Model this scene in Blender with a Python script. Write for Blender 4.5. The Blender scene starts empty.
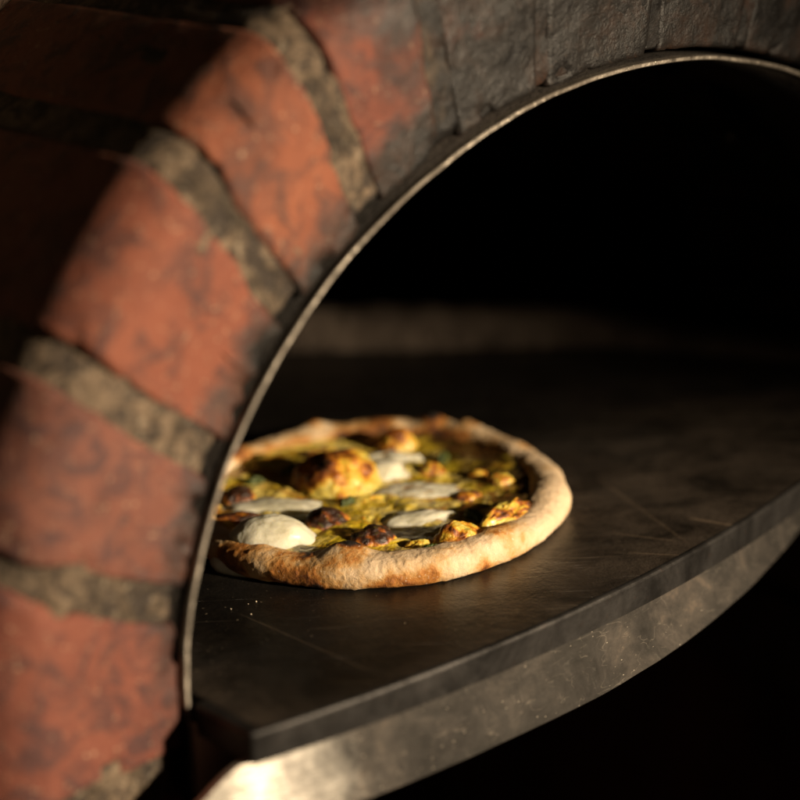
import bpy, bmesh, math, random
from mathutils import Vector, noise, Matrix
random.seed(7)
S = bpy.context.scene
COL = S.collection
PI = math.pi
R_ = math.radians

# ------------------------------------------------------------------ camera
cam = bpy.data.cameras.new('camera'); camo = bpy.data.objects.new('camera', cam); COL.objects.link(camo)
e, rho = R_(19.04264), R_(-2.61932)
d = Vector((0, math.cos(e), -math.sin(e)))
up0 = Vector((0, math.sin(e), math.cos(e))); x0 = Vector((1, 0, 0))
X = x0 * math.cos(rho) + up0 * math.sin(rho); U = up0 * math.cos(rho) - x0 * math.sin(rho)
CL = Vector((0.01141805, -1.08684666, 0.45283187))
camo.matrix_world = Matrix(((X.x, U.x, -d.x, CL.x), (X.y, U.y, -d.y, CL.y), (X.z, U.z, -d.z, CL.z), (0, 0, 0, 1)))
cam.sensor_width = 36; cam.lens = 36 * 2018.15 / 800
cam.clip_start = .05; cam.clip_end = 50
cam.dof.use_dof = True; cam.dof.focus_distance = 1.095; cam.dof.aperture_fstop = 2.4
cam.dof.aperture_blades = 9
S.camera = camo

# ------------------------------------------------------------------ light
W = bpy.data.worlds.new('World'); S.world = W; W.use_nodes = True
W.node_tree.nodes['Background'].inputs[0].default_value = (1.0, .72, .5, 1)
W.node_tree.nodes['Background'].inputs[1].default_value = .011
az, el = R_(62.5), R_(15)
LD = Vector((math.sin(az) * math.cos(el), -math.cos(az) * math.cos(el), math.sin(el)))
TGT = Vector((.03, -.29, .03))
sp = bpy.data.lights.new('sunbeam_lamp', 'SPOT'); spo = bpy.data.objects.new('sunbeam_lamp', sp); COL.objects.link(spo)
spo.location = TGT + LD * 3.2
spo.rotation_euler = (-LD).to_track_quat('-Z', 'Y').to_euler()
sp.energy = 1230; sp.color = (1, .80, .56); sp.shadow_soft_size = .075
sp.spot_size = 2 * math.atan(.58 / 3.2); sp.spot_blend = .85
S.view_settings.view_transform = 'Standard'; S.view_settings.look = 'None'
S.view_settings.exposure = 0; S.view_settings.gamma = 1
S.cycles.use_denoising = True
S.cycles.max_bounces = 8

# ------------------------------------------------------------------ helpers
def fb(p, sc, o=4, off=0.0):
    return noise.fractal(Vector((p[0] * sc + off, p[1] * sc + off * 1.7, p[2] * sc - off)), 1.0, 2.0, o)
def link(name, me, mat=None, parent=None, smooth=True):
    o = bpy.data.objects.new(name, me); COL.objects.link(o)
    if mat: me.materials.append(mat)
    if parent: o.parent = parent
    if smooth:
        for p in me.polygons: p.use_smooth = True
    return o
def mesh_of(name, verts, faces, attrs=None):
    me = bpy.data.meshes.new(name); me.from_pydata(verts, [], faces); me.update()
    for k, v in (attrs or {}).items():
        a = me.attributes.new(k, 'FLOAT', 'POINT'); a.data.foreach_set('value', v)
    return me
def sm(a, b, x):
    t = min(1, max(0, (x - a) / (b - a))); return t * t * (3 - 2 * t)

class NT:
    def __init__(s, name):
        s.m = bpy.data.materials.new(name); s.m.use_nodes = True; s.t = s.m.node_tree
        s.b = s.t.nodes['Principled BSDF']; s.co = None
    def n(s, ty, **k):
        nd = s.t.nodes.new(ty)
        for a, v in k.items():
            if a.startswith('i_'):
                nm = a[2:]; nm = int(nm) if nm.isdigit() else nm.replace('_', ' ')
                if isinstance(v, bpy.types.NodeSocket): s.t.links.new(v, nd.inputs[nm])
                else: nd.inputs[nm].default_value = v
            else: setattr(nd, a, v)
        return nd
    def coord(s):
        if s.co is None: s.co = s.n('ShaderNodeTexCoord').outputs['Object']
        return s.co
    def noise(s, scale, detail=4, rough=.6, dist=0, stretch=None, loc=(0, 0, 0), rot=(0, 0, 0)):
        v = s.coord()
        if stretch or any(loc) or any(rot):
            v = s.n('ShaderNodeMapping', i_Vector=v, i_Scale=stretch or (1, 1, 1), i_Location=loc, i_Rotation=rot).outputs[0]
        return s.n('ShaderNodeTexNoise', i_Vector=v, i_Scale=scale, i_Detail=detail, i_Roughness=rough, i_Distortion=dist).outputs['Fac']
    def vor(s, scale, feature='F1', **k):
        return s.n('ShaderNodeTexVoronoi', feature=feature, i_Vector=s.coord(), i_Scale=scale).outputs['Distance']
    def ramp(s, f, stops, interp='LINEAR'):
        r = s.n('ShaderNodeValToRGB', i_Fac=f); cr = r.color_ramp; cr.interpolation = interp
        while len(cr.elements) > 1: cr.elements.remove(cr.elements[-1])
        for i, (p, c) in enumerate(stops):
            el_ = cr.elements[0] if i == 0 else cr.elements.new(p)
            el_.position = p
            if not isinstance(c, (tuple, list)): c = (c, c, c)
            el_.color = (*c, 1)
        return r.outputs[0]
    def mix(s, f, a, b, bt='MIX'):
        m = s.n('ShaderNodeMix', data_type='RGBA', blend_type=bt)
        for nm, v in ((0, f), (6, a), (7, b)):
            if isinstance(v, bpy.types.NodeSocket): s.t.links.new(v, m.inputs[nm])
            else: m.inputs[nm].default_value = (*v, 1) if isinstance(v, (tuple, list)) else v
        return m.outputs[2]
    def math(s, op, a, b=0, c=0, clamp=False):
        m = s.n('ShaderNodeMath', operation=op, use_clamp=clamp)
        for i, v in enumerate((a, b, c)):
            if isinstance(v, bpy.types.NodeSocket): s.t.links.new(v, m.inputs[i])
            else: m.inputs[i].default_value = v
        return m.outputs[0]
    def attr(s, name): return s.n('ShaderNodeAttribute', attribute_name=name).outputs['Fac']
    def out(s, col=None, rough=None, bumps=(), spec=None, metal=None, sss=None, coat=None):
        for nm, v in (('Base Color', col), ('Roughness', rough), ('Metallic', metal), ('Specular IOR Level', spec)):
            if v is None: continue
            if isinstance(v, bpy.types.NodeSocket): s.t.links.new(v, s.b.inputs[nm])
            else: s.b.inputs[nm].default_value = (*v, 1) if isinstance(v, (tuple, list)) else v
        if sss:
            s.b.inputs['Subsurface Weight'].default_value = sss[0]; s.b.inputs['Subsurface Radius'].default_value = sss[1]
            s.b.inputs['Subsurface Scale'].default_value = sss[2]
        if coat:
            s.b.inputs['Coat Weight'].default_value = coat[0]; s.b.inputs['Coat Roughness'].default_value = coat[1]
        prev = None
        for h, dist in bumps:
            bn = s.n('ShaderNodeBump', i_Height=h, i_Distance=dist, i_Strength=1.0)
            if prev: s.t.links.new(prev, bn.inputs['Normal'])
            prev = bn.outputs[0]
        if prev: s.t.links.new(prev, s.b.inputs['Normal'])
        return s.m

# ------------------------------------------------------------------ materials
def brick_mat(base, soot, seed):
    m = NT('brick_clay')
    L = (seed * 3.1, seed * 1.7, -seed * 2.3)
    big = m.noise((11, 19, 14, 24, 16)[seed % 5], 5, .65, .6, loc=L); fine = m.noise(150, 5, .7, .3, loc=L); mid = m.noise(45, 6, .7, 1.0, loc=L)
    dark = tuple(c * .42 for c in base); hot = (base[0] * 1.2, base[1] * 1.25, base[2] * 1.2)
    c = m.ramp(big, [(.3, dark), (.45, base), (.62, hot), (.75, base)])
    c = m.mix(m.ramp(mid, [(.48, 0.), (.61, .85)]), c, (base[0] * .35, base[1] * .5, base[2] * .8))
    c = m.mix(m.ramp(m.noise(260, 3, .6, loc=L), [(.62, 0.), (.72, .55)]), c, (.42, .28, .18))
    c = m.mix(m.ramp(m.noise(38, 5, .7, .4, loc=(L[1], L[0], 3)), [(.66, 0.), (.72, .5)]), c, (.26, .20, .14))
    # soot: a real black crust, heavier near the mouth of the oven
    sa = m.attr('soot')
    s0 = m.math('ADD', m.math('MULTIPLY', sa, 1.2), m.math('MULTIPLY', m.noise(22, 6, .65, .8, loc=L), 1.5))
    s1 = m.ramp(s0, [(.98, 0.), (1.22, 1.)])
    s0b = m.math('SUBTRACT', s0, .98); s1 = m.math('MULTIPLY', s0b, 1.9, clamp=True)
    scol = m.ramp(m.noise(32, 6, .7, .5, loc=L), [(.32, (.006, .0055, .0055)), (.5, (.013, .0115, .0105)), (.62, (.028, .018, .014)), (.75, (.070, .028, .015))])
    scol = m.mix(m.ramp(fine, [(.60, 0.), (.72, .6)]), scol, (.05, .038, .03))
    c = m.mix(s1, c, scol)
    rough = m.math('SUBTRACT', .80, m.math('MULTIPLY', s1, .40))
    return m.out(c, rough, [(mid, .0013), (fine, .0009), (m.noise(600, 3, .6), .00025)], spec=m.math('SUBTRACT', .45, m.math('MULTIPLY', s1, .22)))

def mortar_mat():
    m = NT('old_mortar')
    a = m.noise(30, 6, .7, .8); f = m.noise(190, 5, .75, .3); c1 = m.noise(75, 5, .7, .6)
    c = m.ramp(a, [(.3, (.020, .016, .012)), (.43, (.055, .040, .026)), (.56, (.165, .118, .078)), (.7, (.045, .035, .025))])
    c = m.mix(m.ramp(c1, [(.44, .9), (.54, 0.)]), c, (.026, .020, .016))
    c = m.mix(m.ramp(f, [(.58, 0.), (.70, .7)]), c, (.34, .28, .20))
    s0 = m.math('ADD', m.math('MULTIPLY', m.attr('soot'), 1.3), m.math('MULTIPLY', m.noise(26, 5, .6, .5), 1.3))
    s1 = m.math('MULTIPLY', m.math('SUBTRACT', s0, .95), 3, clamp=True)
    c = m.mix(s1, c, m.ramp(a, [(.32, (.006, .0055, .0055)), (.5, (.013, .0115, .0105)), (.62, (.028, .018, .014)), (.75, (.070, .028, .015))]))
    return m.out(c, m.math('SUBTRACT', .85, m.math('MULTIPLY', s1, .4)), [(c1, m.math('MULTIPLY', m.math('SUBTRACT', 1, m.math('MULTIPLY', s1, .75)), .004)), (f, .0010)], spec=m.math('SUBTRACT', .3, m.math('MULTIPLY', s1, .1)))

def soot_mat(name, c0, c1, rough=.8, sc=9):
    m = NT(name)
    return m.out(m.ramp(m.noise(sc, 6, .65, .6), [(.35, c0), (.65, c1)]), rough, [(m.noise(sc * 5, 5, .65), .006)], spec=.2)

SCRATCH = [(-.0814, -.1078, -.0022, -.1927, .0005, .2), (.1743, -.0073, .2046, -.0259, .0022, .4), (.1277, -.0242, .1652, -.0416, .0014, .2), (.1344, -.0537, .1678, -.0617, .0012, .2), (.131, .0587, .1701, -.0465, .002, .12)]
def slab_mat():
    m = NT('blackened_hearth_steel')
    a = m.noise(7, 5, .6, .8); f = m.noise(90, 5, .7); dust = m.noise(420, 2, .6)
    c = m.ramp(a, [(.35, (.0028, .0024, .002)), (.6, (.0055, .0045, .0036)), (.75, (.009, .0072, .0058))])
    c = m.mix(m.ramp(f, [(.45, 0.), (.7, .5)]), c, (.013, .0105, .008))
    # fine scratches in several directions
    h = None
    for k, (rz, st, sc) in enumerate(((.6, (1, 34, 1), 9), (-.35, (1, 46, 1), 7), (1.2, (1, 40, 1), 8), (.95, (1, 60, 1), 12))):
        s = m.noise(sc, 3, .55, .25, stretch=st, rot=(0, 0, rz), loc=(k * 3.3, k, 0))
        line = m.ramp(s, [(.66, 0.), (.70, 1.), (.71, 1.), (.74, 0.)])
        brk = m.ramp(m.noise(14, 2, .5, loc=(k * 5, 2, 1)), [(.5, 0.), (.62, 1.)])
        s = m.math('MULTIPLY', line, brk); h = s if h is None else m.math('MAXIMUM', h, s)
    w = m.attr('wear_and_light')
    c = m.mix(m.math('MULTIPLY', h, m.math('ADD', .12, m.math('MULTIPLY', w, .7))), c, (.20, .16, .12))
    c = m.mix(m.ramp(dust, [(.70, 0.), (.76, .5)]), c, (.30, .24, .17))
    # pale dust along the rim; towards the right end a painted haze of reflected light
    c = m.mix(m.math('MULTIPLY', w, m.ramp(m.noise(20, 7, .75, .6, stretch=(1, 1.5, 1), rot=(0, 0, .7)), [(.36, .10), (.66, .95)])), c, (.095, .074, .057))
    sep = m.n('ShaderNodeSeparateXYZ', i_0=m.coord()); px_, py_ = sep.outputs[0], sep.outputs[1]
    brk = m.noise(130, 4, .7)
    for (ax, ay, bx, by, wd, st) in SCRATCH:
        ln = math.hypot(bx - ax, by - ay); dx, dy = (bx - ax) / ln, (by - ay) / ln
        rx_, ry_ = m.math('SUBTRACT', px_, ax), m.math('SUBTRACT', py_, ay)
        al = m.math('ADD', m.math('MULTIPLY', rx_, dx / ln), m.math('MULTIPLY', ry_, dy / ln))
        ac = m.math('ABSOLUTE', m.math('ADD', m.math('MULTIPLY', rx_, -dy), m.math('ADD', m.math('MULTIPLY', ry_, dx), m.math('MULTIPLY', m.math('SUBTRACT', brk, .5), wd * 1.5))))
        ma = m.math('SUBTRACT', 1, m.math('MULTIPLY', ac, 1 / wd), clamp=True)
        en = m.math('MULTIPLY', m.math('MULTIPLY', m.math('MULTIPLY', al, m.math('SUBTRACT', 1, al)), 8), 1, clamp=True)
        c = m.mix(m.math('MULTIPLY', m.math('MULTIPLY', ma, en), st), c, (.30, .22, .15))
    r = m.ramp(m.noise(11, 5, .65, .6, loc=(4, 0, 0)), [(.35, .30), (.65, .50)])
    return m.out(c, r, [(f, .0006), (h, .0003), (dust, .0002)], spec=.45)

def steel_mat(name, rust=.3, base=(.42, .38, .33), rough=(.28, .5), dirt=.5, stretch=(1, 1, 14), patina_falloff=False, scratch=.7):
    m = NT(name)
    br = m.noise(60, 4, .6, .2, stretch=stretch); a = m.noise(22, 6, .7, .8); f = m.noise(170, 5, .7)
    c = m.mix(m.ramp(a, [(.4, dirt), (.62, 0.)]), base, tuple(min(v, b_ * .4) for v, b_ in zip((.06, .048, .036), base)))
    c = m.mix(m.ramp(f, [(.60 , 0.), (.70, rust)]), c, (.10, .035, .012))
    met = m.ramp(a, [(.4, .45), (.6, .95)])
    scr = None
    for k, (rx, st) in enumerate((((.5, .3, .2), (2, 50, 40)), ((-.6, .9, .7), (40, 2, 50)), ((1.1, .2, 1.3), (50, 40, 2)))):
        s = m.noise(7, 2, .5, .3, stretch=st, rot=rx)
        s = m.ramp(s, [(.69, 0.), (.72, 1.), (.75, 0.)]); scr = s if scr is None else m.math('MAXIMUM', scr, s)
    c = m.mix(m.math('MULTIPLY', scr, scratch), c, (.75, .68, .56))
    r = m.ramp(br, [(.3, rough[0]), (.7, rough[1])])
    spec_ = .5
    if patina_falloff:
        r = m.math('ADD', r, m.math('MULTIPLY', m.attr('wear_and_light'), .28))      # blotchy patina, plus the highlight's falloff to the right painted into the colour
        pt = m.math('ADD', m.attr('wear_and_light'), m.math('MULTIPLY', m.math('SUBTRACT', m.noise(24, 7, .78, .6), .5), 1.1), clamp=True)
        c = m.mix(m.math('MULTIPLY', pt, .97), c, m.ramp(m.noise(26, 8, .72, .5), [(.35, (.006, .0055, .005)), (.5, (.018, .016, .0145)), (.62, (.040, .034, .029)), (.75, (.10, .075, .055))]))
        # curly hair scratches: thin contour lines of a noise, broken up by another
        worms = None
        for k, (sc_, st_) in enumerate(((60, (.35, .35, 1.6)), (90, (1, .3, 1.2)), (50, (.5, 1, 2)))):
            nz_ = m.noise(sc_, 2, .5, .4, stretch=st_, loc=(k * 4.1, k, 2))
            ln_ = m.math('SUBTRACT', 1, m.math('MULTIPLY', m.math('ABSOLUTE', m.math('SUBTRACT', nz_, .5)), 150 if k else 110), clamp=True)
            ln_ = m.math('MULTIPLY', ln_, m.ramp(m.noise(75, 3, .6, loc=(k, k * 3, 5)), [(.52, 0.), (.60, 1.)]))
            worms = ln_ if worms is None else m.math('MAXIMUM', worms, ln_)
        c = m.mix(m.math('MULTIPLY', worms, .15), c, (.42, .36, .29))
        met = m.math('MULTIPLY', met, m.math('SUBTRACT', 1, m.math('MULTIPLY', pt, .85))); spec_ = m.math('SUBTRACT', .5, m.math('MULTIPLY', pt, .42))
        # sparse nicks that glint
        vn = m.n('ShaderNodeTexVoronoi', feature='F1', i_Vector=m.n('ShaderNodeMapping', i_Vector=m.coord(), i_Scale=(1, 1, 2.4), i_Rotation=(.5, .8, .3)).outputs[0], i_Scale=150.0).outputs['Distance']
        nk = m.math('MULTIPLY', m.ramp(vn, [(.05, 1.), (.10, 0.)]), m.ramp(m.noise(60, 2), [(.46, 0.), (.52, 1.)]))
        c = m.mix(m.math('MULTIPLY', nk, .45), c, (.62, .54, .43))
    return m.out(c, r, [(br, .0004), (f, .0002), (scr, .00008 if scratch else 0.0)], metal=met if scratch else .6, spec=spec_ if scratch else .3)

def cheese_mat():
    m = NT('baked_cheese')
    f = m.noise(330, 5, .7, .4); g = m.noise(120, 4, .65, .8); sp_ = m.noise(210, 3, .6, 1.0, loc=(3, 1, 0))
    ch = m.math('ADD', m.attr('char'), m.math('MULTIPLY', m.math('SUBTRACT', g, .5), .9))
    ch = m.math('ADD', ch, m.math('MULTIPLY', m.math('SUBTRACT', f, .5), .45))
    c = m.ramp(ch, [(0, (.55, .44, .09)), (.18, (.66, .43, .045)), (.38, (.58, .26, .022)), (.55, (.33, .10, .014)), (.72, (.13, .036, .009)), (.92, (.03, .013, .007))])
    c = m.mix(m.ramp(sp_, [(.60, 0.), (.68, .6)]), c, (.13, .12, .012))
    return m.out(c, m.ramp(g, [(.35, .22), (.65, .45)]), [(g, .0016), (f, .0009)], spec=.6, sss=(.25, (1, .5, .12), .005), coat=(.22, .25))

def sauce_mat():
    m = NT('pesto_sauce')
    a = m.noise(34, 5, .62, 1.4); g = m.noise(85, 4, .62, 1.0, loc=(5, 2, 0)); f = m.noise(380, 4, .7, .3)
    c = m.ramp(a, [(.32, (.08, .07, .005)), (.40, (.30, .23, .010)), (.49, (.66, .47, .03)), (.60, (.80, .64, .20)), (.75, (.33, .25, .02))])
    c = m.mix(m.ramp(g, [(.54, 0.), (.64, .8)]), c, (.07, .065, .006))
    c = m.mix(m.ramp(m.noise(50, 4, .65, .8, loc=(0, 7, 1)), [(.51, 0.), (.62, .85)]), c, (.34, .125, .014))
    ch = m.math('ADD', m.attr('char'), m.math('MULTIPLY', m.math('SUBTRACT', m.noise(60, 5, .7, .6, loc=(2, 2, 2)), .5), 1.2), clamp=True)
    c = m.mix(m.ramp(ch, [(.35, 0.), (.7, .95)]), c, m.ramp(g, [(.35, (.012, .006, .003)), (.6, (.05, .018, .005)), (.72, (.16, .055, .010))]))
    return m.out(c, m.ramp(g, [(.35, .14), (.65, .42)]), [(a, .0016), (g, .0016), (f, .0005)], spec=.7, coat=(.35, .12))

def mozz_mat():
    m = NT('melted_mozzarella')
    a = m.noise(60, 4, .6, .6); f = m.noise(300, 4, .6)
    c = m.ramp(a, [(.35, (.50, .47, .34)), (.55, (.64, .61, .48)), (.75, (.56, .52, .36))])
    ch = m.math('ADD', m.attr('char'), m.math('MULTIPLY', m.math('SUBTRACT', m.noise(90, 5, .7, .8), .5), 1.1), clamp=True)
    c = m.mix(m.ramp(ch, [(.45, 0.), (.75, .9)]), c, m.ramp(ch, [(.5, (.50, .33, .07)), (.8, (.26, .10, .02)), (.95, (.06, .025, .01))]))
    return m.out(c, .40, [(a, .0005), (f, .0003)], spec=.5, sss=(.5, (1, .8, .45), .008), coat=(.08, .3))

def crust_mat():
    m = NT('baked_dough')
    g = m.noise(75, 5, .65, .7); f = m.noise(420, 5, .75, .2); b = m.noise(170, 4, .65, .6)
    t = m.math('ADD', m.attr('char'), m.math('MULTIPLY', m.math('SUBTRACT', g, .5), .85))
    t = m.math('ADD', t, m.math('MULTIPLY', m.math('SUBTRACT', b, .5), .40))
    c = m.ramp(t, [(0, (.60, .45, .29)), (.2, (.54, .38, .215)), (.38, (.47, .265, .095)), (.52, (.36, .145, .028)), (.68, (.17, .058, .014)), (.84, (.035, .016, .009)), (1, (.012, .009, .007))])
    fl = m.ramp(m.noise(700, 2, .5), [(.64, 0.), (.72, .35)])
    c = m.mix(fl, c, (.78, .70, .58))
    v = m.vor(300)
    return m.out(c, .62, [(g, .0006), (b, .0006), (f, .0005), (v, .0003)], spec=.35, sss=(.1, (1, .5, .25), .004))

# ------------------------------------------------------------------ oven geometry frame
PHI = R_(40.83673)
u = Vector((math.cos(PHI), math.sin(PHI), 0)); nn = Vector((math.sin(PHI), -math.cos(PHI), 0)); zz = Vector((0, 0, 1))
A = Vector((.1487, .00653, -.00479)); R = .32595; K = .81229; WR = .112
HP = .25                                   # how far the ring stands proud of the wall
SPR = 1.118
def arc(t, r, n):
    "t: angle up the arch (below 0 or beyond pi it runs straight down the legs, in units of R)"
    if t < 0: return A - u * (R + r) + zz * (t * R) + nn * n
    if t > PI: return A + u * (R + r) - zz * ((t - PI) * R) + nn * n
    return A - u * (math.cos(t) * (R + r)) + zz * (math.sin(t) * (K * R + r)) + nn * n
def speed(t, r):
    if t < 0 or t > PI: return R
    return math.hypot(math.sin(t) * (R + r), math.cos(t) * (K * R + r))

oven = bpy.data.objects.new('pizza_oven', None); COL.objects.link(oven)
oven['label'] = 'brick pizza oven with red and sooty arch, steel rim and dark curved hearth slab'
oven['category'] = 'oven'

def front(s):  # front edge of the hearth slab, as a distance out of the arch plane
    return .04941 + math.sqrt(max(0, SPR ** 2 - s * s)) - math.sqrt(SPR ** 2 - R * R) - .0397 * (s + R) / R

# --- mortar bed of the ring
JT = [-2.20, -1.93, -1.66, -1.40, -1.13, -.87, -.61, -.35, -.09, .20, .465, .735, .945, 1.145, 1.345, 1.60, 1.83, 2.06, 2.29, 2.52, 2.76, 3.0, 3.26, 3.52, 3.78, 4.04, 4.30, 4.56, 4.82, 5.08]
def sootf(t): return sm(.78, 1.5, t) if t < 2.2 else .8
def ring_mesh():
    NT_, prof = 1500, []
    # profile (r, n): deep at the inner edge, over the face, round the outer corner and back
    for i in range(10): prof.append((.004 + .0004 * i, -.10 + .085 * i / 9))
    for i in range(1, 61): prof.append((.0076 + (WR - .044) * i / 60, -.0035))
    for i in range(1, 9):
        a = i / 8 * PI / 2; prof.append((.0076 + WR - .044 + .0348 * math.sin(a), -.0035 - .0355 * (1 - math.cos(a))))
    for i in range(1, 14): prof.append((WR - .0016, -.039 - .235 * i / 13))
    V, F, so = [], [], []
    t0, t1 = JT[0], JT[-1]
    for i in range(NT_ + 1):
        t = t0 + (t1 - t0) * i / NT_
        for j, (r, n) in enumerate(prof):
            p = arc(t, r, n); fill = .0036 - .0012 * sm(1.0, .8, t) * sm(-.1, .35, noise.noise(p * 32))
            q = fb(p, 24, 4) * .0010 + fb(p, 75, 5, 3) * .0011
            lip = sm(.016, .004, r) * (1 - .75 * sm(1.0, 1.25, t))
            if t < 2 and 10 <= j < 66: q += noise.noise(Vector((t * R * 190, r * 22, 4))) * .0009 * (1 - sm(.9, 1.2, t))
            if j < 10: V.append(arc(t, r + abs(q) * .3, n))
            elif j < 70: V.append(arc(t, r, n + fill + q - lip * (.004 + .010 * max(0, fb(p, 60, 3, 9) + .3))))
            elif j < 79: V.append(arc(t, r + q * .7, n + q * .7))
            else: V.append(arc(t, r + q, n))
            so.append(min(1, .9 * sootf(t) + .9 * sm(.022, .004, r)))
    m = len(prof)
    for i in range(NT_):
        for j in range(m - 1):
            a = i * m + j; F.append((a, a + m, a + m + 1, a + 1))
    return mesh_of('mortar', V, F, {'soot': so})
M_MORTAR = mortar_mat()
ring = link('brick_arch', ring_mesh(), M_MORTAR, oven)

def brick_mesh(t0, t1, seed):
    g = .0175 - .0120 * sm(1.0, 1.3, (t0 + t1) / 2)
    nl, nr, nd = 32, 48, 36
    L, Wd, D = 1.0, WR - .009, .24
    tm = (t0 + t1) / 2; Lm = (t1 - t0) * speed(tm, WR / 2) - g
    r0 = .0052 + random.uniform(0, .0025)
    Wd = WR - r0 + random.uniform(-.0008, .0012)
    dn = random.uniform(.0010, .0017) - .0002 * sm(1, 1.3, (t0 + t1) / 2) 
    V, F, so, key = [], [], [], {}
    def vert(i, j, k):
        if (i, j, k) in key: return key[(i, j, k)]
        x = i / nl * Lm; y = j / nr * Wd; z = -D + k / nd * D
        rr = .0036 - .0016 * sm(1, 1.3, tm); RB = .036
        ny, nz = 0.0, 0.0
        def disc(vy, vz, rad):
            ln = math.hypot(vy, vz) or 1e-9; k_ = max(vy, vz) / ln
            return vy * k_, vz * k_, vy / ln, vz / ln
        if y > Wd - RB and z > -RB:                 # soft, worn outer arris
            a_, b_, ny, nz = disc(y - Wd + RB, z + RB, RB); y2, z2 = Wd - RB + a_, -RB + b_
        elif y < rr and z > -rr:
            a_, b_, ny, nz = disc(rr - y, z + rr, rr); y2, z2 = rr - a_, -rr + b_; ny = -ny
        else:
            y2, z2 = y, z
            if z >= 0: nz = 1.0
            elif y >= Wd: ny = 1.0
            elif y <= 0: ny = -1.0
        dx = max(0, rr - min(x, Lm - x)); inset = rr - math.sqrt(max(0, rr * rr - dx * dx))
        p = Vector((x, y2 - ny * inset, z2 - nz * inset)); nx = (-1 if x < Lm / 2 else 1) * dx / rr
        nrm = Vector((nx, ny * (1 - .7 * abs(nx)), nz * (1 - .7 * abs(nx))))
        if nrm.length < 1e-6: nrm = Vector((nx or (-1 if i == 0 else 1), 0, 0))
        nrm.normalize()
        q = Vector((p.x + seed * 1.3, p.y - seed, p.z))
        amp = fb(q, 16, 3) * .0011 + fb(q, 70, 4, 2) * .0004
        chip = max(0, fb(q, 45, 3, 8) - .26) * .007 * sm(.014, 0, min(x, Lm - x, max(y, .004 - z * .5))) * (1 if z > -.03 else 0) * (1 + 1.8 * sm(.012, 0, y))
        p = p + nrm * (amp - chip)
        fx_ = p.x / Lm
        wob = (fb(Vector((0 if fx_ < .5 else 3, p.y, seed)), 26, 4) * .0030 + .0014 * math.sin(seed * 2.3 + fx_ * 9)) * sm(1.3, .9, tm)
        ys = speed(tm, r0 + p.y) if 0 <= tm <= PI else R
        # constant joint width: the brick tapers towards the inner edge
        wloc = (t1 - t0) * ys - g; fx = p.x / Lm
        t = tm + ((fx - .5) * wloc + wob) / ys
        t += .075 * (p.y / WR) * sm(0, .2, t) * sm(2.0, 1.4, t)
        V.append(arc(t, r0 + p.y, p.z + dn))
        so.append(min(1, sootf(t) * .95 + .70 * sm(.040, .002, p.y) * sm(-.6, .8, t) ))
        key[(i, j, k)] = len(V) - 1
        return len(V) - 1
    for i in range(nl):
        for j in range(nr): F.append((vert(i, j, nd), vert(i + 1, j, nd), vert(i + 1, j + 1, nd), vert(i, j + 1, nd)))
    for k in range(nd):
        for j in range(nr):
            F.append((vert(0, j, k), vert(0, j, k + 1), vert(0, j + 1, k + 1), vert(0, j + 1, k)))
            F.append((vert(nl, j, k), vert(nl, j + 1, k), vert(nl, j + 1, k + 1), vert(nl, j, k + 1)))
        for i in range(nl):
            F.append((vert(i, 0, k), vert(i + 1, 0, k), vert(i + 1, 0, k + 1), vert(i, 0, k + 1)))
            F.append((vert(i, nr, k), vert(i, nr, k + 1), vert(i + 1, nr, k + 1), vert(i + 1, nr, k)))
    return mesh_of('brick', V, F, {'soot': so})
BASES = [(.132, .036, .020), (.150, .042, .022), (.125, .035, .021), (.170, .050, .023), (.130, .044, .028)]
MB = [brick_mat(BASES[i % 5], 0, i + 1) for i in range(5)]
for i in range(3, len(JT) - 1):
    if JT[i] > 4.0: break
    b = link('brick', brick_mesh(JT[i], JT[i + 1], i), MB[(i * 2 + 1) % 5], ring)
    if 1.2 < JT[i] < 2.2: b['label'] = 'soot-blackened brick near the top of the arch'

# --- wall behind the ring
def wall_mesh():
    V, F, so = [], [], []; N, M = 260, 60
    t0, t1 = -2.9, PI + 2.9
    for i in range(N + 1):
        t = t0 + (t1 - t0) * i / N
        for j in range(M + 1):
            r = WR - .012 + .9 * (j / M) ** 1.6
            p = arc(t, r, -HP); V.append(p + nn * (fb(p, 16, 5) * .006 + fb(p, 70, 3) * .002)); so.append(.12)
    for i in range(N):
        for j in range(M):
            a = i * (M + 1) + j; F.append((a, a + M + 1, a + M + 2, a + 1))
    return mesh_of('wall', V, F, {'soot': so})
link('outer_wall', wall_mesh(), soot_mat('wall_plaster', (.035, .028, .02), (.13, .105, .07), .85, 16), oven)

# --- steel lining of the arch, a 3 mm rolled sheet standing just proud of the bricks
def liner_mesh():
    V, F = [], []; N = 520; t0, t1 = -.16, PI + .16
    prof = [(.0026, -.003), (.0026, .0018), (.0022, .0024), (.0006, .0024), (0, .0016), (0, -.003)]
    for i in range(N + 1):
        t = t0 + (t1 - t0) * i / N
        w = fb((t * 3, 0, 0), 1.4, 3) * .0010
        for (r, n) in prof: V.append(arc(t, r + w, n + (fb((t * 9, 1, 0), 1, 2) * .0006 if n > 0 else 0)))
    m = len(prof)
    for i in range(N):
        for j in range(m):
            a = i * m + j; b = i * m + (j + 1) % m; F.append((a, b, b + m, a + m))
    F.append(tuple(range(m))[::-1]); F.append(tuple(N * m + k for k in range(m)))
    return mesh_of('lining', V, F)
M_RIM = steel_mat('worn_rim_steel', .5, (.62, .55, .46), (.22, .48), .8, (4, 4, 4))
lin = link('steel_rim', liner_mesh(), M_RIM, oven, False)
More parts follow.
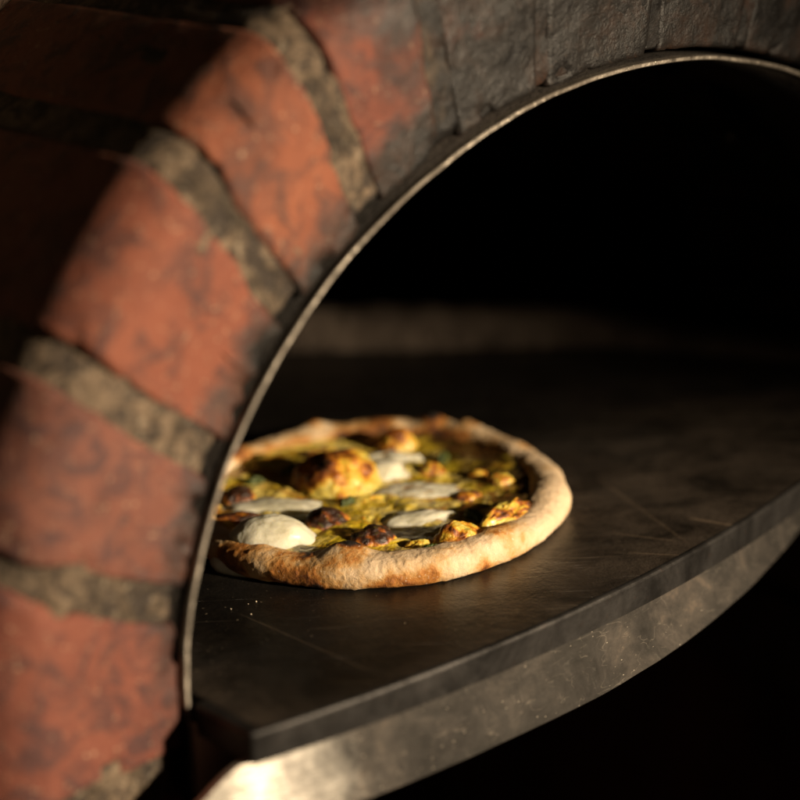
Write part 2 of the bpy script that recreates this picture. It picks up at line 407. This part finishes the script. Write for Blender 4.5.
def sleeve():
    V, F = [], []; N = 300
    for i in range(N + 1):
        t = -.16 + (PI + .32) * i / N
        V += [arc(t, .0003, -.0032), arc(t, .0003, -.12), arc(t, .0033, -.12), arc(t, .0033, -.0032)]
    for i in range(N):
        for j in range(4):
            a = i * 4 + j; b = i * 4 + (j + 1) % 4; F.append((a, b, b + 4, a + 4))
    return mesh_of('sleeve', V, F)
link('sooty_sleeve', sleeve(), soot_mat('sleeve_soot', (.006, .005, .004), (.018, .014, .011), .85, 14), oven)

# --- hearth slab
def slab_mesh():
    TH, HS = .0165, R - .006
    N = 160; pts = []
    for i in range(N + 1):
        s = -R + 2 * R * i / N
        pts.append((s if abs(s) < R else s, front(s)))
    back = [(R - .0, 0.004), (HS, .0035), (HS, -.115), (-HS, -.115), (-HS, .0035), (-R, .004)]
    loop = pts + back
    bm = bmesh.new()
    vs = [bm.verts.new(A + u * s + nn * n + zz * (-A.z)) for s, n in loop]
    f = bm.faces.new(vs)
    if f.normal.z < 0: f.normal_flip()
    bm.normal_update()
    if f.normal.z < 0: bmesh.ops.reverse_faces(bm, faces=[f])
    r = bmesh.ops.extrude_face_region(bm, geom=[f])
    for v in [x for x in r['geom'] if isinstance(x, bmesh.types.BMVert)]: v.co.z -= TH
    bmesh.ops.recalc_face_normals(bm, faces=bm.faces)
    ed = [e_ for e_ in bm.edges if (abs(e_.verts[0].co.z - e_.verts[1].co.z) < 1e-6 and e_.verts[0].co.z > -.001)
          or (abs(e_.verts[0].co.z - e_.verts[1].co.z) > .01 and e_.calc_face_angle(0) > .5)]
    bmesh.ops.bevel(bm, geom=ed, offset=.0022, segments=4, profile=.5, affect='EDGES')
    me = bpy.data.meshes.new('slab'); bm.to_mesh(me); bm.free()
    return me
M_SLAB = slab_mat()
M_LIP = steel_mat('slab_edge_steel', .1, (.046, .043, .041), (.26, .50), .9, (1, 1, 1), False, 0)
slab = link('hearth_slab', slab_mesh(), M_LIP, oven, False)
def slab_top():   # finely divided top sheet so that the map of dust and painted sheen has somewhere to live
    V, F, we = [], [], []; N, M = 120, 160
    for i in range(N + 1):
        s = -(R - .0065) + 2 * (R - .0065) * i / N
        f0 = front(s) - .0029
        for j in range(M + 1):
            n = -.42 + (f0 + .42) * j / M
            p = A + u * s + nn * n; V.append(Vector((p.x, p.y, .0002)))
            we.append(max(sm(.0, .16, p.x) * .72 * sm(-.20, -.04, n + .03 * fb(p, 9, 3)), sm(.02, .0, f0 - n) * .22 + sm(.03, .22, p.x) * .3, .42 * sm(.055, 0, s + R - .01) * sm(-.1, 0, n)))  # sheen on the right painted in, fading out at the back; dusty edges
    for i in range(N):
        for j in range(M):
            a = i * (M + 1) + j; F.append((a, a + M + 1, a + M + 2, a + 1))
    return mesh_of('slab_top', V, F, {'wear_and_light': we})
link('cooking_surface', slab_top(), M_SLAB, oven)

# --- steel apron under the slab
def apron_mesh():
    V, F = [], []; N, M = 200, 10
    th = .004
    for i in range(N + 1):
        s = -R - .046 + (2 * R + .032) * i / N
        f0 = front(max(s, -R)) - .0055 - max(0, -R - s) * .18
        cut = sm(-R + .004, -R - .046, s) * .024
        zt, zb = -.0168 - cut, -.0168 - .036 + .033 * sm(-.12, .27, s) ** 1.1
        f0 -= .010 * sm(.0, .30, s)
        for j in range(M + 1):
            z = zt + (zb - zt) * j / M
            q = fb((s, z, 0), 14, 3) * .0010
            V.append(A + u * s + nn * (f0 + q + (zt - z) * .3) + zz * (z - A.z))
        for j in range(M + 1):
            z = zb + (zt - zb) * j / M
            V.append(A + u * s + nn * (f0 - th) + zz * (z - A.z))
    m = 2 * (M + 1)
    for i in range(N):
        for j in range(m):
            a = i * m + j; b = i * m + (j + 1) % m; F.append((a, b, b + m, a + m))
    F.append(tuple(range(m))[::-1]); F.append(tuple(N * m + k for k in range(m)))
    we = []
    for i in range(N + 1): we += [.02 + 1.1 * sm(-.36, -.235, -R - .046 + (2 * R + .032) * i / N)] * m  # darkens rightward in place of the highlight dying away
    return mesh_of('apron', V, F, {'wear_and_light': we})
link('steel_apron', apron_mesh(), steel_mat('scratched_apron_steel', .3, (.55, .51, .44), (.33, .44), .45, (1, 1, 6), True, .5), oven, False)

# --- oven chamber: floor, threshold strips and soot-black dome
M_SOOT = soot_mat('dome_soot', (.06, .04, .03), (.20, .13, .09))
def dome_mesh():
    V, F = [], []; N, M = 96, 30; c = A - nn * .62
    for j in range(M + 1):
        b = j / M * PI / 2
        for i in range(N):
            a = i / N * 2 * PI
            p = Vector((math.cos(a) * math.cos(b) * .62, math.sin(a) * math.cos(b) * .62, math.sin(b) * .48))
            p *= 1 + fb(p, 9, 3) * .02
            V.append(Vector((c.x + p.x, c.y + p.y, -.0165 + p.z)))
    for j in range(M):
        for i in range(N):
            a = j * N + i; b = j * N + (i + 1) % N; q = [V[k] for k in (a, b, b + N, a + N)]
            mid = sum(q, Vector()) / 4 - A
            if mid.dot(nn) > -.10 and abs(mid.dot(u)) < R + .02 and mid.z < R * K + .03: continue
            F.append((a, a + N, b + N, b))
    return mesh_of('dome', V, F)
link('oven_dome', dome_mesh(), M_SOOT, oven)
def poly_slab(name, plan, z0, z1, mat, bev=.004):
    bm = bmesh.new(); f = bm.faces.new([bm.verts.new((x, y, z0)) for x, y in plan])
    r = bmesh.ops.extrude_face_region(bm, geom=[f])
    for v in [q for q in r['geom'] if isinstance(q, bmesh.types.BMVert)]: v.co.z = z1
    bmesh.ops.recalc_face_normals(bm, faces=bm.faces)
    if bev: bmesh.ops.bevel(bm, geom=[e_ for e_ in bm.edges if e_.verts[0].co.z > z1 - 1e-5 and e_.verts[1].co.z > z1 - 1e-5], offset=bev, segments=3, affect='EDGES')
    me = bpy.data.meshes.new(name); bm.to_mesh(me); bm.free()
    return link(name, me, mat, oven, False)
c = A - nn * .72
poly_slab('oven_floor', [(A + u * s - nn * n)[:2] for s, n in ((-.62, .116), (.62, .116), (.62, 1.3), (-.62, 1.3))], -.03, -.0012, M_SLAB, 0)
def strip(name, path, w, z1, mat, side=1):
    out, inn = [], []
    for i, (x, y) in enumerate(path):
        a = Vector(path[max(0, i - 1)]); b = Vector(path[min(len(path) - 1, i + 1)]); t = (b - a).normalized(); q = Vector((-t.y, t.x))
        out.append((x, y)); inn.append((x + q.x * w, y + q.y * w))
    return poly_slab(name, out + inn[::-1], -.001, z1, mat, .003)
M_STONE = soot_mat('threshold_stone', (.07, .052, .04), (.17, .13, .10), .7, 20)
def curb():
    path = [(-.22, .378), (-.14, .360), (-.06, .346), (.02, .336), (.08, .331), (.13, .328), (.165, .321), (.20, .309), (.25, .288), (.30, .262), (.345, .232)]
    hts = [.026, .026, .025, .025, .024, .022, .014, .011, .010, .009, .008]
    V, F = [], []; K_ = 12; n_ = (len(path) - 1) * K_
    for q in range(n_ + 1):
        a, f = divmod(q, K_); f /= K_
        if a == len(path) - 1: a, f = a - 1, 1.0
        x = path[a][0] * (1 - f) + path[a + 1][0] * f; y = path[a][1] * (1 - f) + path[a + 1][1] * f; h = hts[a] * (1 - f) + hts[a + 1] * f
        t = Vector((path[a + 1][0] - path[a][0], path[a + 1][1] - path[a][1])).normalized(); nx, ny = -t.y, t.x
        for (o_, z_) in ((0, -.001), (.0015, h * .55), (.007, h * .9), (.016, h), (.035, h), (.045, h * .8), (.048, -.001)):
            w_ = 1 + .10 * fb((x, y, z_), 30, 3)
            V.append(Vector((x + nx * o_ * w_, y + ny * o_ * w_, z_ * w_)))
    for q in range(n_):
        for k in range(6):
            a = q * 7 + k; F.append((a, a + 7, a + 8, a + 1))
    return mesh_of('curb', V, F)
link('threshold_curb', curb(), M_STONE, oven)

# --- dark store under the hearth
def niche():
    V = []; 
    for s, n, z in ((-R - .05, -.095, -.75), (R + .05, -.095, -.75), (R + .05, -.60, -.75), (-R - .05, -.60, -.75), (-R - .05, -.095, -.018), (R + .05, -.095, -.018), (R + .05, -.60, -.018), (-R - .05, -.60, -.018)):
        V.append(A + u * s + nn * n + zz * (z - A.z))
    F = [(0, 1, 2, 3), (4, 7, 6, 5), (1, 5, 6, 2), (2, 6, 7, 3), (3, 7, 4, 0)]
    return mesh_of('niche', V, F)
link('store_niche', niche(), soot_mat('niche_soot', (.03, .014, .008), (.10, .048, .030), .85, 6), oven, False)
fl = mesh_of('floor', [(-4, -4, -.76), (4, -4, -.76), (4, 4, -.76), (-4, 4, -.76)], [(0, 1, 2, 3)])
flo = link('floor', fl, soot_mat('floor_concrete', (.05, .045, .04), (.11, .10, .09), .6, 3), None, False); flo['kind'] = 'structure'

# ------------------------------------------------------------------ the pizza
PC = Vector((-.008, .027, 0)); PR = .1155
pizza = bpy.data.objects.new('pizza', None); COL.objects.link(pizza); pizza.location = PC
pizza['label'] = 'small round pizza with pesto, mozzarella and a puffy floured crust on the dark hearth slab'
pizza['category'] = 'pizza'
def L(x, y, z=0): return Vector((x - PC.x, y - PC.y, z))
# bumps on the crust: centre, radius, height, char
CB = [(L(-.0195, -.067, .018), .015, .0075, .95), (L(.031, .128, .02), .010, .007, .75), (L(-.045, .132, .02), .011, .006, .6),
      (L(.0, .130, .02), .016, .004, .3), (L(.075, .085, .02), .018, .003, .0), (L(.098, .01, .014), .02, .003, .1),
      (L(-.07, -.06, .012), .02, .0007, .2), (L(.03, -.085, .010), .02, .0007, .2), (L(-.03, -.085, .008), .016, .0007, .2),
      (L(.062, -.062, .016), .018, .003, .15), (L(-.10, .085, .018), .02, .005, .5), (L(.055, .118, .018), .014, .003, .35)]
def crust():
    N, M = 760, 64; V, F, ch = [], [], []
    for i in range(N):
        a = i / N * 2 * PI; ca, sa = math.cos(a), math.sin(a)
        w = .0115 * (1 + .07 * fb((ca, sa, 0), 2.2, 3)); h = .0084 * (1 + .13 * fb((ca, sa, 1), 2.4, 3, 4))
        rc = PR * (1 + .006 * fb((ca, sa, 2), 1.6, 3)) * (1 + .022 * abs(sa)) - w
        for j in range(M):
            b = j / M * 2 * PI; cb, sb = math.cos(b), math.sin(b)
            ex = 1 if sb > 0 else .55
            x = w * math.copysign(abs(cb) ** .92, cb); z = h * math.copysign(abs(sb) ** ex, sb)
            nr = Vector((ca * cb, sa * cb, sb))
            p = Vector(((rc + x) * ca, (rc + x) * sa, h + z * 1.0))
            q = fb(p, 26, 3) * .0011 + fb(p, 120, 4, 5) * .0002 + abs(fb(p, 55, 2, 7)) * .0008
            c_ = .11 + .46 * fb(p, 40, 3, 11) + .22 * sm(.3, .9, sa) + .16 * sm(-.3, -.9, sa) * sm(.5, -.2, ca)
            c_ += .20 * sm(.013, .003, p.z) * (1 if cb > 0 else 0) + .28 * max(0, fb(p, 55, 3, 21)) * 1.6
            if cb < -.3: c_ += .28 * sm(-.3, -1, cb)
            lift = 0.0
            for (c0, rr, hh, cc) in CB:
                dd = (p - c0).length
                if dd < rr * 2.2:
                    g = math.exp(-(dd / rr) ** 2 * 1.6); (lift := lift + hh * g) if c0.z > .015 else (q := q + hh * g)
                    if cc: c_ = max(c_, c_ * (1 - g) + cc * sm(.25, .85, g * (.6 + .4 * sb)) + c_ * g * .6)
            if c_ > .5 and not lift: c_ = .5 + (c_ - .5) * .3
            q += .0005 * sm(.42, .0, noise.voronoi(p * 170)[0][0])
            # right side of the crust is floury and pale
            c_ -= .22 * sm(.2, .95, ca) * (1 - .5 * sm(.0, .8, sa))
            p = p + nr * q; p.z += lift * sm(-.2, .7, sb); p.z = max(p.z, .0004)
            V.append(p); ch.append(max(0, min(1, c_)))
    for i in range(N):
        for j in range(M):
            a = i * M + j; b = i * M + (j + 1) % M; c2 = ((i + 1) % N) * M + (j + 1) % M; d2 = ((i + 1) % N) * M + j
            F.append((a, d2, c2, b))
    return mesh_of('crust', V, F, {'char': ch})
link('crust', crust(), crust_mat(), pizza)

def sauce():
    N, M = 420, 110; V, F, ch = [Vector((0, 0, .010))], [], [0.1]
    for j in range(1, M + 1):
        r = (PR - .012) * j / M
        for i in range(N):
            a = i / N * 2 * PI; p = Vector((r * math.cos(a), r * math.sin(a) * 1.02, 0))
            z = .0133 + fb(p, 30, 3) * .0022 + abs(fb(p, 60, 2, 3)) * .0016 + fb(p, 190, 2, 6) * .0003
            z += .0012 * sm(.085, .100, r) - .002 * sm(.02, .09, p.y)
            c_ = .06 + .28 * sm(.075, .098, r) + .62 * sm(.02, .075, p.x + .35 * p.y) * sm(-.08, -.02, p.y + .3 * p.x + .02)
            V.append(Vector((p.x, p.y, z))); ch.append(min(1, c_ * (.8 + .4 * fb(p, 25, 2, 9))))
    for i in range(N): F.append((0, 1 + i, 1 + (i + 1) % N))
    for j in range(M - 1):
        for i in range(N):
            a = 1 + j * N + i; b = 1 + j * N + (i + 1) % N; F.append((a, a + N, b + N, b))
    return mesh_of('sauce', V, F, {'char': ch})
link('pesto_topping', sauce(), sauce_mat(), pizza)

def blob(name, x, y, rx, ry, h, rot, mat, charf_, z0=.0090, rough=.6, seed=0, lump=.12, flat=1.0):
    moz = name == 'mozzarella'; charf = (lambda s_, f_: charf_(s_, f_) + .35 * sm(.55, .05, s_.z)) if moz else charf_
    N, M = 96, 40; V, F, ch = [], [], []; c0 = L(x, y, z0); cr, sr = math.cos(rot), math.sin(rot)
    V.append(c0 + Vector((0, 0, h))); ch.append(charf(Vector((0, 0, 1)), 0))
    for j in range(1, M + 1):
        b = j / M * PI * .62
        for i in range(N):
            a = i / N * 2 * PI
            s = Vector((math.sin(b) * math.cos(a), math.sin(b) * math.sin(a), math.cos(b)))
            k = 1 + lump * fb(s + Vector((seed * 2.1, 0, 0)), 1.3, 3) + .05 * rough * fb(s, 4, 4, seed) + .02 * rough * fb(s, 11, 3, seed)
            if s.z < .5: k *= 1 + (.38 if moz else .28) * sm(.5, -.4, s.z)
            zf = math.copysign(abs(s.z) ** flat, s.z)
            X_, Y_, Z_ = s.x * rx * k, s.y * ry * k, zf * h * k
            V.append(c0 + Vector((X_ * cr - Y_ * sr, X_ * sr + Y_ * cr, Z_)))
            ch.append(max(0, min(1, charf(s, fb(s, 2.4, 4, seed + 5)))))
    for i in range(N): F.append((0, 1 + i, 1 + (i + 1) % N))
    for j in range(M - 1):
        for i in range(N):
            a = 1 + j * N + i; b = 1 + j * N + (i + 1) % N; F.append((a, a + N, b + N, b))
    return link(name, mesh_of(name, V, F, {'char': ch}), mat, pizza)
MC, MM = cheese_mat(), mozz_mat()
# big browned dome; charred on its top left, a brown patch at the right
blob('cheese_bubble', -.0285, .043, .0290, .027, .0225, 0, MC,
     lambda s, f: .02 + .62 * sm(.35, .95, s.z - .45 * s.x) + .6 * sm(.35, .1, (s - Vector((.62, -.35, .62)).normalized()).length) + .5 * f, seed=1, rough=.6)
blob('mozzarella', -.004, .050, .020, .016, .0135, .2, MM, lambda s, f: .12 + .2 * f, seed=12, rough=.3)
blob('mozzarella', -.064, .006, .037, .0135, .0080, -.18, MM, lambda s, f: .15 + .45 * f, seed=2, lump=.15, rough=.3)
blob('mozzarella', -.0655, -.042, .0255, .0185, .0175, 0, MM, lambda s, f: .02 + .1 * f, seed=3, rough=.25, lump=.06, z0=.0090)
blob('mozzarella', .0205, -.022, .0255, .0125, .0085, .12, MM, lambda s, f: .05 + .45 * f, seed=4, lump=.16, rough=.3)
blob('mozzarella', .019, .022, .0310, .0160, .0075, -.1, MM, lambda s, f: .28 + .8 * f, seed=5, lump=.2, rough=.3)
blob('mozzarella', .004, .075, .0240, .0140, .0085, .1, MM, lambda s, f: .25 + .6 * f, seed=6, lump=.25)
def charred(top, base=.14): return lambda s, f: base + top * sm(.15, .8, s.z) + .5 * f
blob('charred_bubble', -.0335, -.021, .0145, .0125, .0120, 0, MC, charred(.9), seed=7)
blob('charred_bubble', -.0075, -.049, .0140, .0120, .0120, 0, MC, charred(.85), seed=8)
blob('charred_bubble', -.0860, .020, .0100, .0110, .0125, 0, MC, charred(.95), seed=9)
blob('charred_bubble', -.0850, -.008, .0190, .0080, .0075, .1, MC, charred(.5, .35), seed=10)
blob('cheese_bubble', .0400, -.055, .0150, .0125, .0150, .3, MC, lambda s, f: .22 + .45 * sm(.3, -.6, s.x) * sm(.1, .9, s.z) + .5 * f, seed=11)
blob('cheese_bubble', .0680, -.030, .0265, .0100, .0140, .85, MC, lambda s, f: .10 + .35 * sm(.4, .9, s.z) + .9 * f, seed=13, lump=.22, rough=.8)
blob('cheese_bubble', .0690, .030, .0090, .0090, .0095, 0, MC, lambda s, f: .35 + .5 * f, seed=14)
blob('cheese_bubble', .0560, .042, .0075, .0075, .0080, 0, MC, lambda s, f: .30 + .5 * f, seed=15)
blob('cheese_bubble', .0280, .052, .0090, .0085, .0095, 0, MC, lambda s, f: .50 + .5 * f, seed=16)
blob('cheese_bubble', .0480, .010, .0110, .0080, .0070, 0, MC, lambda s, f: .55 + .5 * f, seed=17)
blob('cheese_bubble', .0080, .104, .0125, .0110, .0150, 0, MC, lambda s, f: .30 + .35 * sm(.3, 1, s.z) + .5 * f, seed=18)
blob('cheese_bubble', -.0720, .082, .0200, .0140, .0080, 0, MC, lambda s, f: .05 + .6 * f, seed=19, lump=.25)
blob('cheese_bubble', -.0380, .090, .0140, .0100, .0070, 0, MC, lambda s, f: .35 + .7 * f, seed=20, lump=.25)
blob('cheese_bubble', -.0150, -.020, .0110, .0100, .0060, 0, MC, lambda s, f: .05 + .6 * f, seed=21, lump=.25)
blob('cheese_bubble', .0200, -.062, .0130, .0075, .0070, 0, MC, lambda s, f: .10 + .5 * f, seed=22, lump=.25)
blob('cheese_bubble', -.0100, .010, .0140, .0080, .0060, .3, MC, lambda s, f: .05 + .6 * f, seed=23, lump=.25)
# torn herb leaves in the pesto
def herb_mat():
    m = NT('basil_leaf'); return m.out(m.ramp(m.noise(200, 4, .6), [(.3, (.02, .035, .004)), (.7, (.07, .085, .008))]), .6, [(m.noise(400, 3, .6), .0006)], spec=.5)
MH = herb_mat()
for k, (x, y, r, rot) in enumerate(((.026, -.070, .007, .3), (-.022, .005, .006, 1), (.050, -.022, .007, 2), (-.052, .065, .008, .5), (.036, .072, .006, 1.4), (-.078, .045, .006, .2))):
    blob('herb_leaf', x, y, r, r * .5, .0035, rot, MH, lambda s, f: 0, z0=.0138, seed=30 + k, lump=.4, rough=2)

# a few crumbs and flour grains on the slab in front of the pizza
def crumbs():
    bm = bmesh.new()
    for k in range(6):
        if k < 4: x, y = random.gauss(-.088, .012), random.gauss(-.100, .006)
        else:
            a = random.uniform(-2.6, .3); r = PR + random.uniform(.004, .05) ; x, y = PC.x + r * math.cos(a), PC.y + r * math.sin(a)
        s = random.uniform(.0002, .0005)
        bmesh.ops.create_icosphere(bm, subdivisions=1, radius=s, matrix=Matrix.Translation((x, y, s * .6 + .0002)) @ Matrix.Scale(random.uniform(.5, 1.3), 4, (1, 0, 0)))
    me = bpy.data.meshes.new('crumbs'); bm.to_mesh(me); bm.free(); return me
mcr = NT('flour_grain'); o = link('flour_crumbs', crumbs(), mcr.out(mcr.ramp(mcr.noise(500, 2), [(.3, (.5, .38, .22)), (.7, (.8, .72, .6))]), .8), None)
o['kind'] = 'stuff'; o['label'] = 'scattered flour grains and crumbs on the dark slab around the pizza'; o['category'] = 'crumbs'
